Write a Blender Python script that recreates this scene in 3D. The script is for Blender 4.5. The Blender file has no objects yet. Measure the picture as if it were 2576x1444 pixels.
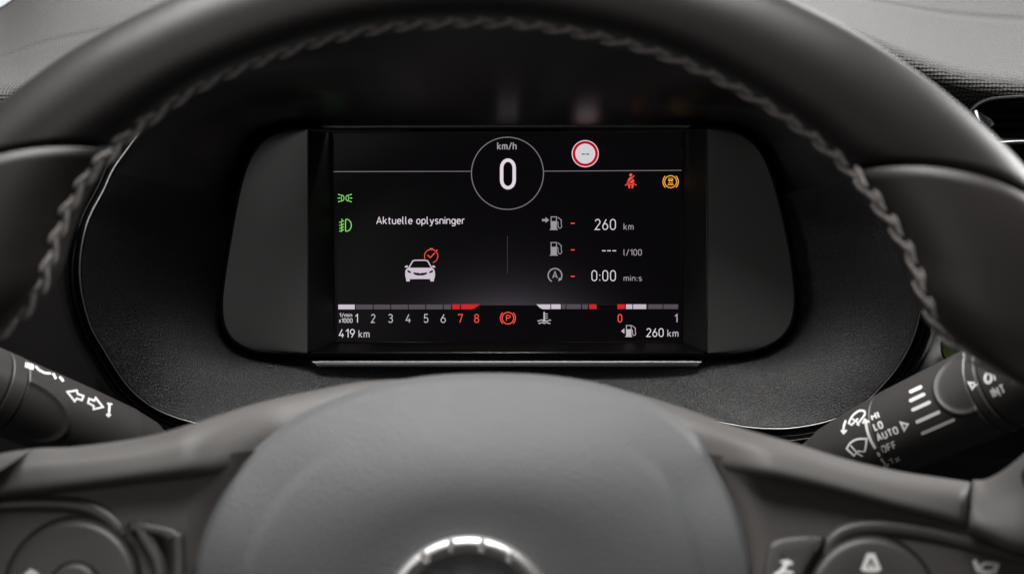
import bpy, math, random
import numpy as np
from mathutils import Vector, Matrix
from mathutils.bvhtree import BVHTree

SC = bpy.context.scene
COL = SC.collection
R = math.radians
random.seed(4)

# ------------------------------------------------------------------ camera
CAM = Vector((0.0, -0.70, 1.0))          # eye of the driver, 0.70 m from the display
K = 0.00017635                            # metres per layout unit on the display plane
D0 = 0.70

cd = bpy.data.cameras.new('camera')
cam = bpy.data.objects.new('camera', cd)
COL.objects.link(cam)
cam.location = CAM
cam.rotation_euler = (R(90), 0, 0)
cd.sensor_width = 36.0
cd.lens = 36.0 * D0 / (2576 * K)
cd.clip_start = 0.02
cd.clip_end = 60
cd.dof.use_dof = True
cd.dof.focus_distance = 0.708
cd.dof.aperture_fstop = 12.5
SC.camera = cam

# ------------------------------------------------------------------ world and light
w = bpy.data.worlds.new('World')
SC.world = w
w.use_nodes = True
bgn = w.node_tree.nodes['Background']
bgn.inputs[0].default_value = (1.0, 0.96, 0.94, 1)
bgn.inputs[1].default_value = 0.022


def area(name, loc, target, sx, sy, power, color=(1, 1, 1)):
    l = bpy.data.lights.new(name, 'AREA')
    l.shape = 'RECTANGLE'
    l.size, l.size_y = sx, sy
    l.energy = power
    l.color = color
    o = bpy.data.objects.new(name, l)
    COL.objects.link(o)
    o.location = loc
    o.rotation_euler = (Vector(target) - Vector(loc)).to_track_quat('-Z', 'Y').to_euler()
    return o


# daylight through the windscreen, over the dash; through the roof/side glass above the driver
area('windscreen_light', (0.15, 1.25, 1.85), (0, 0.05, 1.0), 1.6, 0.7, 17, (1.0, 0.985, 0.97))
area('overhead_light', (-0.10, -0.41, 2.05), (0, -0.2, 0.9), 1.2, 0.90, 50.0, (1.0, 0.985, 0.965))
area('passenger_window_light', (1.25, 0.32, 1.62), (0.1, -0.25, 1.05), 0.7, 0.5, 17.0, (1.0, 0.97, 0.95))
area('driver_window_light', (-1.0, -0.55, 1.4), (0, -0.1, 1.0), 0.7, 0.5, 2.0, (1.0, 0.94, 0.91))
area('rear_fill_light', (-0.45, -1.75, 1.05), (0, 0, 1.0), 0.55, 0.9, 2.8, (1.0, 0.97, 0.95))  # added fill behind the camera, for the side panels and front-facing surfaces

vs = SC.view_settings
vs.view_transform = 'Standard'
vs.look = 'None'
vs.exposure = 0.0
vs.gamma = 1.0
SC.render.engine = 'CYCLES'
SC.cycles.use_denoising = True
SC.cycles.max_bounces = 6
SC.cycles.sample_clamp_indirect = 4.0

# ------------------------------------------------------------------ helpers
def P(x, y, D):
    """layout point (x right, y down, in display-plane units) at distance D from the eye"""
    s = K * D / D0
    return Vector(((x - 1288) * s, D - 0.70, 1.0 - (y - 722) * s))


def U(D):
    return K * D / D0


def Z(ox, oy, s):
    return lambda x, y: ((ox + x / s) / 1.0466, (oy + y / s) / 1.0466)


def crom(pts, n, closed=False):
    """centripetal-free Catmull-Rom through pts (any dimension), n samples per span"""
    p = np.array(pts, float)
    m = len(p)
    out = []
    spans = m if closed else m - 1
    for i in range(spans):
        if closed:
            a, b, c, d = p[(i - 1) % m], p[i], p[(i + 1) % m], p[(i + 2) % m]
        else:
            b, c = p[i], p[i + 1]
            a = p[i - 1] if i > 0 else 2 * b - c
            d = p[i + 2] if i + 2 < m else 2 * c - b
        for k in range(n):
            t = k / n
            out.append(0.5 * ((2 * b) + (c - a) * t + (2 * a - 5 * b + 4 * c - d) * t * t + (3 * b - a - 3 * c + d) * t ** 3))
    if not closed:
        out.append(p[-1])
    return np.array(out)


def resample(p, n, closed=False):
    q = np.vstack([p, p[:1]]) if closed else p
    d = np.r_[0, np.cumsum(np.linalg.norm(np.diff(q, axis=0), axis=1))]
    t = np.linspace(0, d[-1], n, endpoint=not closed)
    return np.stack([np.interp(t, d, q[:, k]) for k in range(q.shape[1])], 1)


def link(name, me, mat=None, parent=None):
    o = bpy.data.objects.new(name, me)
    COL.objects.link(o)
    if mat is not None:
        me.materials.append(mat)
    if parent is not None:
        o.parent = parent
        o.matrix_parent_inverse = parent.matrix_world.inverted()
    return o


def mesh(name, V, F, mat=None, parent=None, smooth=True):
    me = bpy.data.meshes.new(name)
    me.from_pydata([tuple(v) for v in V], [], F)
    me.validate()
    me.update()
    if smooth:
        me.polygons.foreach_set('use_smooth', [True] * len(me.polygons))
    return link(name, me, mat, parent)


def fix_normals(o):
    import bmesh
    bm = bmesh.new()
    bm.from_mesh(o.data)
    bmesh.ops.recalc_face_normals(bm, faces=bm.faces)
    bm.to_mesh(o.data)
    bm.free()
    return o


def loft_vf(rings, closed=True, cap0=False, cap1=False):
    n = len(rings[0])
    V = [v for r in rings for v in r]
    F = []
    for i in range(len(rings) - 1):
        for j in range(n if closed else n - 1):
            a, b = i * n + j, i * n + (j + 1) % n
            F.append((a, b, b + n, a + n))
    if cap0:
        F.append(tuple(range(n - 1, -1, -1)))
    if cap1:
        F.append(tuple(range((len(rings) - 1) * n, len(rings) * n)))
    return V, F


def loft(name, rings, mat=None, parent=None, closed=True, cap0=False, cap1=False):
    V, F = loft_vf(rings, closed, cap0, cap1)
    return mesh(name, V, F, mat, parent)


def empty(name, loc, label, cat):
    o = bpy.data.objects.new(name, None)
    o.empty_display_size = 0.02
    COL.objects.link(o)
    o.location = loc
    o['label'] = label
    o['category'] = cat
    bpy.context.view_layer.update()
    return o


def tube(name, path, r, mat, parent, m=10, caps=True, flat=1.0, up=Vector((0, -1, 0))):
    """round bar along a list of Vectors; r number or list"""
    rings = []
    n = len(path)
    for i, p in enumerate(path):
        t = (path[min(i + 1, n - 1)] - path[max(i - 1, 0)]).normalized()
        b = t.cross(up).normalized()
        u = b.cross(t)
        rr = r[i] if hasattr(r, '__len__') else r
        rings.append([p + (b * math.cos(a) + u * math.sin(a) * flat) * rr for a in (2 * math.pi * k / m for k in range(m))])
    return fix_normals(loft(name, rings, mat, parent, True, caps, caps))


def smoothstep(a, b, x):
    t = np.clip((x - a) / (b - a), 0, 1)
    return t * t * (3 - 2 * t)


# ------------------------------------------------------------------ materials
def mat(name, base, rough=0.5, metal=0.0, spec=0.5, bump=None, grain=None, emis=None, coat=0.0, sheen=0.0, rvar=0.0, speck=None):
    """bump = (kind, scale, strength, distance); grain = second bump of the same form"""
    m = bpy.data.materials.new(name)
    m.use_nodes = True
    nt = m.node_tree
    b = nt.nodes['Principled BSDF']
    b.inputs['Base Color'].default_value = (*base, 1)
    b.inputs['Roughness'].default_value = rough
    b.inputs['Metallic'].default_value = metal
    b.inputs['Specular IOR Level'].default_value = spec
    b.inputs['Coat Weight'].default_value = coat
    b.inputs['Coat Roughness'].default_value = 0.08
    b.inputs['Sheen Weight'].default_value = sheen
    b.inputs['Sheen Roughness'].default_value = 0.4
    if emis:
        b.inputs['Emission Color'].default_value = (*emis[0], 1)
        b.inputs['Emission Strength'].default_value = emis[1]
    tc = nt.nodes.new('ShaderNodeTexCoord')
    last = None
    for bp in (bump, grain):
        if not bp:
            continue
        kind, sc_, st, dist = bp
        if kind == 'voronoi':
            t = nt.nodes.new('ShaderNodeTexVoronoi')
            t.feature = 'SMOOTH_F1'
            t.inputs['Smoothness'].default_value = 0.35
            t.inputs['Randomness'].default_value = 0.15
            out = t.outputs['Distance']
        elif kind == 'leather':
            t = nt.nodes.new('ShaderNodeTexVoronoi')
            t.feature = 'DISTANCE_TO_EDGE'
            t.inputs['Randomness'].default_value = 0.9
            out = t.outputs['Distance']
        else:
            t = nt.nodes.new('ShaderNodeTexNoise')
            t.inputs['Detail'].default_value = 3
            out = t.outputs['Fac']
        t.inputs['Scale'].default_value = sc_
        nt.links.new(tc.outputs['Object'], t.inputs['Vector'])
        bn = nt.nodes.new('ShaderNodeBump')
        bn.inputs['Strength'].default_value = st
        bn.inputs['Distance'].default_value = dist
        nt.links.new(out, bn.inputs['Height'])
        if last:
            nt.links.new(last.outputs['Normal'], bn.inputs['Normal'])
        last = bn
    if last:
        nt.links.new(last.outputs['Normal'], b.inputs['Normal'])
    if rvar:
        n = nt.nodes.new('ShaderNodeTexNoise')
        n.inputs['Scale'].default_value = 38
        n.inputs['Detail'].default_value = 5
        nt.links.new(tc.outputs['Object'], n.inputs['Vector'])
        mr = nt.nodes.new('ShaderNodeMapRange')
        mr.inputs['To Min'].default_value = rough - rvar
        mr.inputs['To Max'].default_value = rough + rvar
        nt.links.new(n.outputs['Fac'], mr.inputs['Value'])
        nt.links.new(mr.outputs['Result'], b.inputs['Roughness'])
    if speck:
        # fine two-tone noise in the colour; on the bowl it paints the grain's sparkle
        n = nt.nodes.new('ShaderNodeTexNoise')
        n.inputs['Scale'].default_value = speck[0]
        n.inputs['Detail'].default_value = 2
        nt.links.new(tc.outputs['Object'], n.inputs['Vector'])
        cr = nt.nodes.new('ShaderNodeValToRGB')
        cr.color_ramp.elements[0].position = 0.42
        cr.color_ramp.elements[1].position = 0.66
        cr.color_ramp.elements[0].color = (*speck[1], 1)
        cr.color_ramp.elements[1].color = (*speck[2], 1)
        nt.links.new(n.outputs['Fac'], cr.inputs['Fac'])
        nt.links.new(cr.outputs['Color'], b.inputs['Base Color'])
    return m


M = {}
M['leather'] = mat('leather', (0.0122, 0.0107, 0.0101), 0.42, spec=0.45, bump=('leather', 900, 0.05, 0.0004), grain=('noise', 60, 0.06, 0.002), rvar=0.05)
M['grip'] = mat('grip_leather', (0.0155, 0.0130, 0.0120), 0.46, spec=0.45, bump=('leather', 800, 0.08, 0.0004), rvar=0.05)
M['thread'] = mat('thread', (0.10, 0.088, 0.08), 0.75, spec=0.2, bump=('noise', 1500, 0.5, 0.0003), speck=(1400, (0.17, 0.155, 0.147), (0.40, 0.372, 0.355)))
M['pad'] = mat('pad_vinyl', (0.098, 0.101, 0.104), 0.55, spec=0.4, bump=('leather', 1000, 0.6, 0.00045), grain=('noise', 1500, 0.15, 0.0003), rvar=0.04)
M['spoke'] = mat('spoke_vinyl', (0.077, 0.0725, 0.0705), 0.55, spec=0.4, bump=('noise', 1200, 0.10, 0.0003), rvar=0.05)
M['switch'] = mat('switch_plastic', (0.050, 0.0455, 0.0435), 0.38, spec=0.5, bump=('noise', 1600, 0.12, 0.0002), rvar=0.05)
M['button'] = mat('button_rubber', (0.036, 0.0328, 0.0315), 0.42, spec=0.5, bump=('noise', 1600, 0.10, 0.0002), rvar=0.05)
M['print'] = mat('white_print', (0.62, 0.62, 0.61), 0.6)
M['stalk'] = mat('stalk_plastic', (0.034, 0.032, 0.031), 0.42, spec=0.5, bump=('noise', 2200, 0.15, 0.0002), rvar=0.05)
M['bowl'] = mat('bowl_grain', (0.02, 0.02, 0.02), 0.40, spec=0.95, bump=('noise', 1700, 1.0, 0.0006), speck=(1500, (0.002, 0.002, 0.002), (0.062, 0.0615, 0.0635)))
M['hood'] = mat('hood_black', (0.001, 0.001, 0.001), 0.37, spec=0.5, bump=('noise', 2600, 0.10, 0.0002))
M['hood'].node_tree.nodes['Principled BSDF'].inputs['IOR'].default_value = 2.2
_b = M['hood'].node_tree.nodes['Principled BSDF']
_b.inputs['Anisotropic'].default_value = 0.8
_t = M['hood'].node_tree.nodes.new('ShaderNodeTangent')      # added to stretch the display's reflections along the depth
_t.direction_type = 'RADIAL'
_t.axis = 'X'
M['hood'].node_tree.links.new(_t.outputs[0], _b.inputs['Tangent'])
M['gloss'] = mat('gloss_black', (0.004, 0.004, 0.004), 0.10, spec=0.5, bump=('noise', 40, 0.03, 0.001))
M['panel'] = mat('panel_black', (0.066, 0.065, 0.065), 0.34, spec=0.5, rvar=0.03)
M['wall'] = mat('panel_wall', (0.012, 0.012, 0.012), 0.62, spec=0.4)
M['ghost'] = mat('ghost_print', (0.058, 0.057, 0.057), 0.34, spec=0.5)
M['chrome'] = mat('chrome', (0.82, 0.81, 0.80), 0.42, metal=1.0, rvar=0.03)
M['satin'] = mat('satin_silver', (0.31, 0.32, 0.34), 0.33, metal=1.0, bump=('noise', 500, 0.04, 0.0002))
M['dash'] = mat('dash_foam', (0.050, 0.0485, 0.048), 0.6, spec=0.3, bump=('voronoi', 560, 1.0, 0.0017), grain=('noise', 50, 0.1, 0.002))
M['black'] = mat('black_plastic', (0.0035, 0.003, 0.003), 0.55, spec=0.15, bump=('noise', 900, 0.2, 0.0004))
M['dark'] = mat('dark_plastic', (0.018, 0.018, 0.018), 0.48, spec=0.4, bump=('noise', 900, 0.2, 0.0004))
M['vent'] = mat('vent_black', (0.004, 0.004, 0.004), 0.28, spec=0.25)
M['green'] = mat('green_reflection', (0.035, 0.05, 0.015), 0.3, spec=0.5)
M['lens'] = mat('pale_grey', (0.3, 0.31, 0.3), 0.35, spec=0.5)


def emit(name, col, st=1.0):
    m = bpy.data.materials.new(name)
    m.use_nodes = True
    nt = m.node_tree
    nt.nodes.clear()
    e = nt.nodes.new('ShaderNodeEmission')
    e.inputs[0].default_value = (*col, 1)
    e.inputs[1].default_value = st
    o = nt.nodes.new('ShaderNodeOutputMaterial')
    nt.links.new(e.outputs[0], o.inputs[0])
    return m


E = {
    'white': emit('lit_white', (0.76, 0.68, 0.76), 1.0),
    'soft': emit('lit_soft_white', (0.52, 0.46, 0.52), 1.0),
    'grey': emit('lit_grey', (0.32, 0.29, 0.32), 1.0),
    'dim': emit('lit_dim', (0.085, 0.072, 0.085), 1.0),
    'line': emit('lit_line', (0.19, 0.17, 0.185), 1.0),
    'faint': emit('lit_faint', (0.055, 0.048, 0.048), 1.0),
    'bar': emit('lit_bar', (0.60, 0.52, 0.60), 1.0),
    'red': emit('lit_red', (0.92, 0.085, 0.06), 1.0),
    'redbar': emit('lit_red_bar', (0.58, 0.02, 0.025), 1.0),
    'signred': emit('lit_sign_red', (0.42, 0.006, 0.014), 1.0),
    'signwhite': emit('lit_sign_white', (0.62, 0.62, 0.66), 1.0),
    'signpink': emit('lit_sign_edge', (0.86, 0.62, 0.66), 1.0),
    'amber': emit('lit_amber', (0.92, 0.40, 0.06), 1.0),
    'green': emit('lit_green', (0.27, 0.80, 0.17), 1.0),
    'ink': emit('unlit_black', (0.004, 0.003, 0.005), 1.0),
}

# ------------------------------------------------------------------ strokes and lettering
def ribbon(pts, wd, closed=False, cap='flat'):
    """flat stroke along a 2D polyline -> (verts, faces)"""
    p = [np.array(q, float) for q in pts]
    q = [p[0]]
    for a in p[1:]:
        if np.linalg.norm(a - q[-1]) > 1e-6:
            q.append(a)
    p = q
    if closed and np.linalg.norm(p[0] - p[-1]) < 1e-6:
        p.pop()
    n = len(p)
    h = wd / 2
    V, F = [], []
    for i in range(n):
        if closed:
            d0 = p[i] - p[i - 1]
            d1 = p[(i + 1) % n] - p[i]
        else:
            d0 = p[i] - p[i - 1] if i > 0 else p[1] - p[0]
            d1 = p[i + 1] - p[i] if i < n - 1 else p[-1] - p[-2]
        d0 = d0 / np.linalg.norm(d0)
        d1 = d1 / np.linalg.norm(d1)
        n0 = np.array((-d0[1], d0[0]))
        n1 = np.array((-d1[1], d1[0]))
        mv = n0 + n1
        L = np.linalg.norm(mv)
        mv = n0 if L < 1e-4 else mv / L
        c = max(0.45, float(mv @ n0))
        V += [p[i] + mv * h / c, p[i] - mv * h / c]
    for i in range(n if closed else n - 1):
        a, b = 2 * i, 2 * ((i + 1) % n)
        F.append((a, a + 1, b + 1, b))
    if cap == 'round' and not closed:
        for end in (0, n - 1):
            d = (p[0] - p[1]) if end == 0 else (p[-1] - p[-2])
            a0 = math.atan2(d[1], d[0])
            ring = [p[end] + h * np.array((math.cos(a0 + t), math.sin(a0 + t))) for t in np.linspace(-math.pi / 2, math.pi / 2, 7)]
            s = len(V)
            V += ring
            F.append(tuple(range(s, s + 7)))
    return V, F


def arc(cx, cy, rx, ry, a0, a1, n=10):
    return [(cx + rx * math.cos(R(a)), cy + ry * math.sin(R(a))) for a in np.linspace(a0, a1, n)]


G = {}     # glyph -> (width, strokes); baseline 0, cap height 1, y up
G['0'] = (.46, [arc(.23, .72, .23, .28, 0, 180) + arc(.23, .28, .23, .28, 180, 360) + [(.46, .72)]])
G['O'] = (.52, [arc(.26, .72, .26, .28, 0, 180) + arc(.26, .28, .26, .28, 180, 360) + [(.52, .72)]])
G['1'] = (.24, [[(0, .76), (.24, 1), (.24, 0)]])
G['2'] = (.44, [arc(.22, .75, .22, .25, 165, -30, 10) + [(0, 0), (.44, 0)]])
G['3'] = (.44, [arc(.21, .77, .21, .23, 155, -80, 10) + [(.14, .545)], [(.14, .545)] + arc(.22, .275, .22, .275, 85, -155, 11)])
G['4'] = (.5, [[(.32, 1), (0, .26), (.5, .26)], [(.36, .5), (.36, 0)]])
G['5'] = (.44, [[(.42, 1), (.06, 1), (.04, .53)] + arc(.21, .31, .23, .31, 120, -155, 12)])
G['6'] = (.46, [arc(.23, .29, .23, .29, 0, 360, 18), [(.32, 1), (.02, .38)]])
G['7'] = (.44, [[(0, .86), (0, 1), (.44, 1), (.15, 0)]])
G['8'] = (.46, [arc(.23, .77, .20, .23, 0, 360, 16), arc(.23, .27, .23, .27, 0, 360, 18)])
G['9'] = (.46, [arc(.23, .71, .23, .29, 0, 360, 18), [(.14, 0), (.44, .62)]])
G[':'] = (.04, [[(.02, .02), (.02, .12)], [(.02, .5), (.02, .6)]])
G['/'] = (.34, [[(0, -.06), (.34, 1.04)]])
G['-'] = (.3, [[(0, .42), (.3, .42)]])
G[' '] = (.12, [])
G['A'] = (.56, [[(0, 0), (.28, 1), (.56, 0)], [(.1, .3), (.46, .3)]])
G['P'] = (.46, [[(0, 0), (0, 1), (.24, 1)] + arc(.24, .75, .22, .25, 90, -90, 9) + [(0, .5)]])
G['H'] = (.48, [[(0, 0), (0, 1)], [(.48, 0), (.48, 1)], [(0, .52), (.48, .52)]])
G['I'] = (.0, [[(0, 0), (0, 1)]])
G['L'] = (.4, [[(0, 1), (0, 0), (.4, 0)]])
G['U'] = (.5, [[(0, 1), (0, .28)] + arc(.25, .27, .25, .27, 180, 360, 11) + [(.5, 1)]])
G['T'] = (.46, [[(0, 1), (.46, 1)], [(.23, 1), (.23, 0)]])
G['F'] = (.4, [[(0, 0), (0, 1), (.4, 1)], [(0, .52), (.36, .52)]])
G['E'] = (.4, [[(.4, 0), (0, 0), (0, 1), (.4, 1)], [(0, .52), (.36, .52)]])
G['N'] = (.5, [[(0, 0), (0, 1), (.5, 0), (.5, 1)]])
X = .70
G['k'] = (.38, [[(0, 0), (0, 1.06)], [(.36, X), (0, .27)], [(.11, .38), (.38, 0)]])
G['t'] = (.26, [[(.1, .95), (.1, .15)] + arc(.24, .14, .14, .14, 180, 265, 6), [(-.02, X), (.26, X)]])
G['u'] = (.38, [[(0, X), (0, .2)] + arc(.18, .2, .18, .2, 180, 330, 8), [(.38, X), (.38, 0)]])
G['e'] = (.4, [[(0, .37), (.4, .37)] + arc(.2, .37, .2, .33, 15, 180, 9) + arc(.2, .32, .2, .32, 180, 318, 9)])
G['l'] = (.14, [[(0, 1.06), (0, .13)] + arc(.12, .12, .12, .12, 180, 265, 6)])
G['i'] = (.0, [[(0, 0), (0, X)], [(0, .88), (0, 1.0)]])
G['o'] = (.4, [arc(.2, .35, .2, .35, 0, 360, 18)])
G['p'] = (.4, [[(0, X), (0, -.3)], arc(.2, .35, .2, .35, 150, -150, 14)])
G['y'] = (.4, [[(0, X), (.21, .02)], [(.4, X), (.16, -.2), (.08, -.29), (-.02, -.29)]])
G['s'] = (.32, [arc(.16, .525, .15, .175, 35, 265, 9) + arc(.16, .175, .16, .175, 85, -145, 9)])
G['n'] = (.38, [[(0, 0), (0, X)], arc(.19, .48, .19, .22, 175, 0, 9) + [(.38, 0)]])
G['m'] = (.62, [[(0, 0), (0, X)], arc(.155, .5, .155, .2, 175, 0, 8) + [(.31, 0)], arc(.465, .5, .155, .2, 175, 0, 8) + [(.62, 0)]])
G['h'] = (.38, [[(0, 0), (0, 1.06)], arc(.19, .48, .19, .22, 175, 0, 9) + [(.38, 0)]])
G['g'] = (.4, [arc(.2, .36, .2, .34, 0, 360, 18), [(.4, X), (.4, -.1)] + arc(.2, -.1, .2, .19, 0, -150, 9)])
G['r'] = (.24, [[(0, 0), (0, X)], arc(.18, .5, .18, .2, 175, 70, 6)])
G['x'] = (.36, [[(0, 0), (.36, X)], [(0, X), (.36, 0)]])


def layout(s, gap=.24):
    x, out = 0.0, []
    for c in s:
        wd, st = G[c]
        out += [[(x + a, b) for a, b in q] for q in st]
        x += wd + gap
    return out, x - gap


class Ink:
    """collects flat strokes and polygons in layout units, then builds one mesh on a surface"""
    def __init__(self):
        self.V, self.F, self.lev, self.k = [], [], [], 0

    def _add(self, V, F):
        s = len(self.V)
        self.V += [tuple(v) for v in V]
        self.F += [tuple(i + s for i in f) for f in F]
        self.lev += [self.k] * len(V)
        self.k += 1
        return self

    def stroke(self, pts, wd, closed=False, cap='flat', sub=None):
        if sub:
            q = list(pts) + ([pts[0]] if closed else [])
            r = [q[0]]
            for a, b in zip(q, q[1:]):
                m = max(1, int(math.hypot(b[0] - a[0], b[1] - a[1]) / sub))
                r += [(a[0] + (b[0] - a[0]) * t / m, a[1] + (b[1] - a[1]) * t / m) for t in range(1, m + 1)]
            pts = r[:-1] if closed else r
        return self._add(*ribbon(pts, wd, closed, cap))

    def poly(self, pts):
        return self._add(pts, [tuple(range(len(pts)))])

    def disc(self, c, r, n=40):
        return self.poly([(c[0] + r * math.cos(2 * math.pi * i / n), c[1] + r * math.sin(2 * math.pi * i / n)) for i in range(n)])

    def text(self, s, x0, x1, base, h, wd, sub=None, frame=None, cap='flat', gap=.24):
        """fit s between x0 and x1 (stroke edges), cap height h above base (y down)"""
        st, W = layout(s, gap)
        sx = (x1 - x0 - wd) / W if W > 0 else 1
        sy = (h - wd)
        for q in st:
            pts = [(x0 + wd / 2 + a * sx, base - wd / 2 - b * sy) for a, b in q]
            if frame:
                pts = [frame(*p) for p in pts]
            cl = len(pts) > 3 and math.hypot(pts[0][0] - pts[-1][0], pts[0][1] - pts[-1][1]) < 1e-3
            self.stroke(pts, wd, cl, cap, sub)
        return self

    def flat(self, name, mt, parent, D, lift=0.0):
        V = [P(x, y, D) + Vector((0, -lift - 4e-6 * l, 0)) for (x, y), l in zip(self.V, self.lev)]
        return mesh(name, V, self.F, mt, parent, smooth=False)

    def wrap(self, name, mt, parent, bvh, lift=0.00012, origin=None):
        """lay the strokes on a curved body (projected along the line of sight once, then real geometry on it)"""
        V, bad = [], set()
        for i, (x, y) in enumerate(self.V):
            d = (P(x, y, 0.5) - CAM).normalized()
            hit, nrm, fi, dist = bvh.ray_cast(CAM, d)
            if hit is None:
                bad.add(i)
                V.append(P(x, y, 0.56))
            else:
                if nrm.dot(d) > 0:
                    nrm = -nrm
                V.append(hit + nrm * (lift + 3e-6 * self.lev[i]))
        F = [f for f in self.F if not any(i in bad for i in f)]
        return mesh(name, V, F, mt, parent, smooth=False)


def bvh_of(*objs):
    V, F = [], []
    for o in objs:
        s = len(V)
        mw = o.matrix_world
        V += [mw @ v.co for v in o.data.vertices]
        F += [tuple(i + s for i in p.vertices) for p in o.data.polygons]
    return BVHTree.FromPolygons(V, F)


# ================================================================== SETTING: daylight beyond the glass
sky = mesh('sky', [(-2.2, 3.0, 1.25), (2.2, 3.0, 1.25), (2.2, 3.4, 2.6), (-2.2, 3.4, 2.6)], [(0, 1, 2, 3)], emit('daylight', (0.80, 0.88, 0.95), 1.1))
sky['kind'] = 'structure'

# ================================================================== DASHBOARD
dash = empty('dashboard', P(1288, 500, 0.86), 'grained grey dashboard top and dark fascia behind the steering wheel', 'dashboard')
lipx = [-900, -400, 0, 150, 330, 700, 1257, 1850, 1990, 2110, 2180, 2350, 2450, 2576, 2900, 3500]
lipy = [250, 240, 229, 205, 150, 75, 50, 35, 40, 70, 98, 166, 192, 208, 226, 240]
xs = np.linspace(-900, 3500, 320)
ly = np.interp(xs, lipx, lipy)
ky = np.ones(9) / 9
ly = np.convolve(np.pad(ly, 4, mode='edge'), ky, 'valid')
rows = []
us = np.linspace(0, 1, 70)
for u in us:                       # top pad, from the glass to the lip
    row = []
    for x, yl in zip(xs, ly):
        left_cut = 84 * math.exp(-((x + 40) / 120.0) ** 2) if x < 300 else 0
        ytop = -70 + left_cut * 1.25
        yy = ytop + (yl - 14 - ytop) * u ** 0.85
        D = 1.00 - 0.262 * u ** 0.92
        cre = math.exp(-((u - (0.60 if x < 1200 else 0.40)) / 0.035) ** 2)
        D += 0.006 * cre
        row.append(P(x, yy, D))
    rows.append(row)
for dy, D in ((-6, .7325), (2, .7290), (12, .7270), (24, .7265), (40, .7280), (70, .735), (120, .745), (200, .76), (420, .78), (800, .80), (1700, .82)):
    rows.append([P(x, yl + dy, D) for x, yl in zip(xs, ly)])
dash_top = loft('top_pad', rows, M['dash'], dash, closed=False)
# rounded rear edge against the windscreen
edge = [P(x, -70 + (84 * math.exp(-((x + 40) / 120.0) ** 2) if x < 300 else 0) * 1.25, 1.0) + Vector((0, 0.003, -0.001)) for x in xs[::2]]
tube('rear_edge', edge, 0.0028, M['black'], dash, 8)

# lower fascia: black moulding round the cluster, left and right of the column
fas = []
for y in np.linspace(240, 1750, 40):
    fas.append([P(x, y, 0.735 + 0.010 * math.sin(x / 260.0) * math.sin(y / 310.0) + 0.00002 * (y - 240)) for x in np.linspace(-700, 3400, 90)])
loft('lower_fascia', fas, M['black'], dash, closed=False)
# dark side shroud to the right of the cluster with a rounded pocket
sh = []
for (y, xa, xb, D) in ((790, 2335, 2620, .70), (830, 2328, 2640, .682), (880, 2318, 2650, .672), (930, 2300, 2650, .668), (985, 2270, 2650, .668), (1060, 2230, 2650, .672), (1150, 2190, 2650, .69)):
    sh.append([P(xa + (xb - xa) * t, y, D + 0.012 * (1 - math.sin(math.pi * min(1, t * 1.0 + .25))) ** 2) for t in np.linspace(0, 1, 26)])
loft('column_shroud', sh, M['dark'], dash, closed=False)
pk = crom([(2372, 845), (2366, 880), (2376, 905), (2400, 918), (2450, 915), (2480, 900), (2470, 860), (2420, 840)], 6, True)  # invented gloss recess that holds the painted reflection
loft('gloss_pocket', [[P(x, y, .6655) for x, y in pk], [P(2420 + (x - 2420) * .93, 880 + (y - 880) * .93, .664) for x, y in pk],
     [P(2420 + (x - 2420) * .88, 880 + (y - 880) * .88, .667) for x, y in pk]], M['gloss'], dash)
mesh('pocket_reflection', [P(2420 + (x - 2420) * .88, 880 + (y - 880) * .88, .6668) for x, y in pk], [tuple(range(len(pk)))], M['green'], dash, smooth=False)  # green face paints a reflection of greenery into the colour
tube('pale_reflection', [P(x, y, .655) for x, y in crom([(2372, 846), (2410, 862), (2446, 892), (2474, 918)], 6)], [0.0012 + .0022 * math.sin(math.pi * t) for t in np.linspace(0.1, .95, 19)], M['lens'], dash, 10)  # pale bar paints the white part of that reflection

# ================================================================== AIR VENT
vent = empty('air_vent', P(2560, 300, .70), 'gloss black air vent with chrome corner at the right edge', 'air vent')
vo = crom([(2428, 300), (2446, 268), (2480, 249), (2530, 242), (2640, 238), (2800, 240), (2830, 300), (2800, 360), (2640, 362), (2500, 360), (2450, 345)], 8, True)
cx, cy = 2620, 300
def vr(f, D):
    return [P(cx + (x - cx) * (1 - (1 - f) * .45), cy + (y - cy) * f, D) for x, y in vo]
loft('frame', [vr(1.0, .735), vr(1.0, .716), vr(.97, .711), vr(.88, .710), vr(.80, .713), vr(.76, .73), vr(.74, .76)], M['black'], vent, cap1=True)
for k in range(3):
    y = 276 + k * 22
    vane = [[P(x, y + 3 + dy, D + .012) for x in np.linspace(2500, 2790, 20)] for dy, D in ((0, .715), (-4, .714), (-5, .716), (3, .745), (7, .745), (6, .716), (0, .715))]
    loft('vane', vane, M['vent'], vent, closed=False)
cw = [(2450, 279), (2456, 276), (2470, 292), (2494, 303), (2500, 315), (2490, 322), (2462, 306)]
V = [P(x, y, .7085) for x, y in cw] + [P(cx + (x - cx) * .99, cy + (y - cy) * .9, .7040 + .0015 * (i % 3)) for i, (x, y) in enumerate(cw)]
n = len(cw)
mesh('chrome_corner', V, [(i, (i + 1) % n, n + (i + 1) % n, n + i) for i in range(n)] + [tuple(range(n, 2 * n))], M['satin'], vent, smooth=False)
tube('chrome_inlay', [P(x, y, .7035) for x, y in crom([(2444, 312), (2452, 322), (2470, 332), (2496, 345)], 6)], .0011, M['chrome'], vent, 8)
tube('lower_trim', [P(x, y, .707) for x, y in crom([(2484, 368), (2520, 361), (2580, 358), (2700, 358), (2820, 360)], 6)], .0011, M['satin'], vent, 8)

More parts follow.
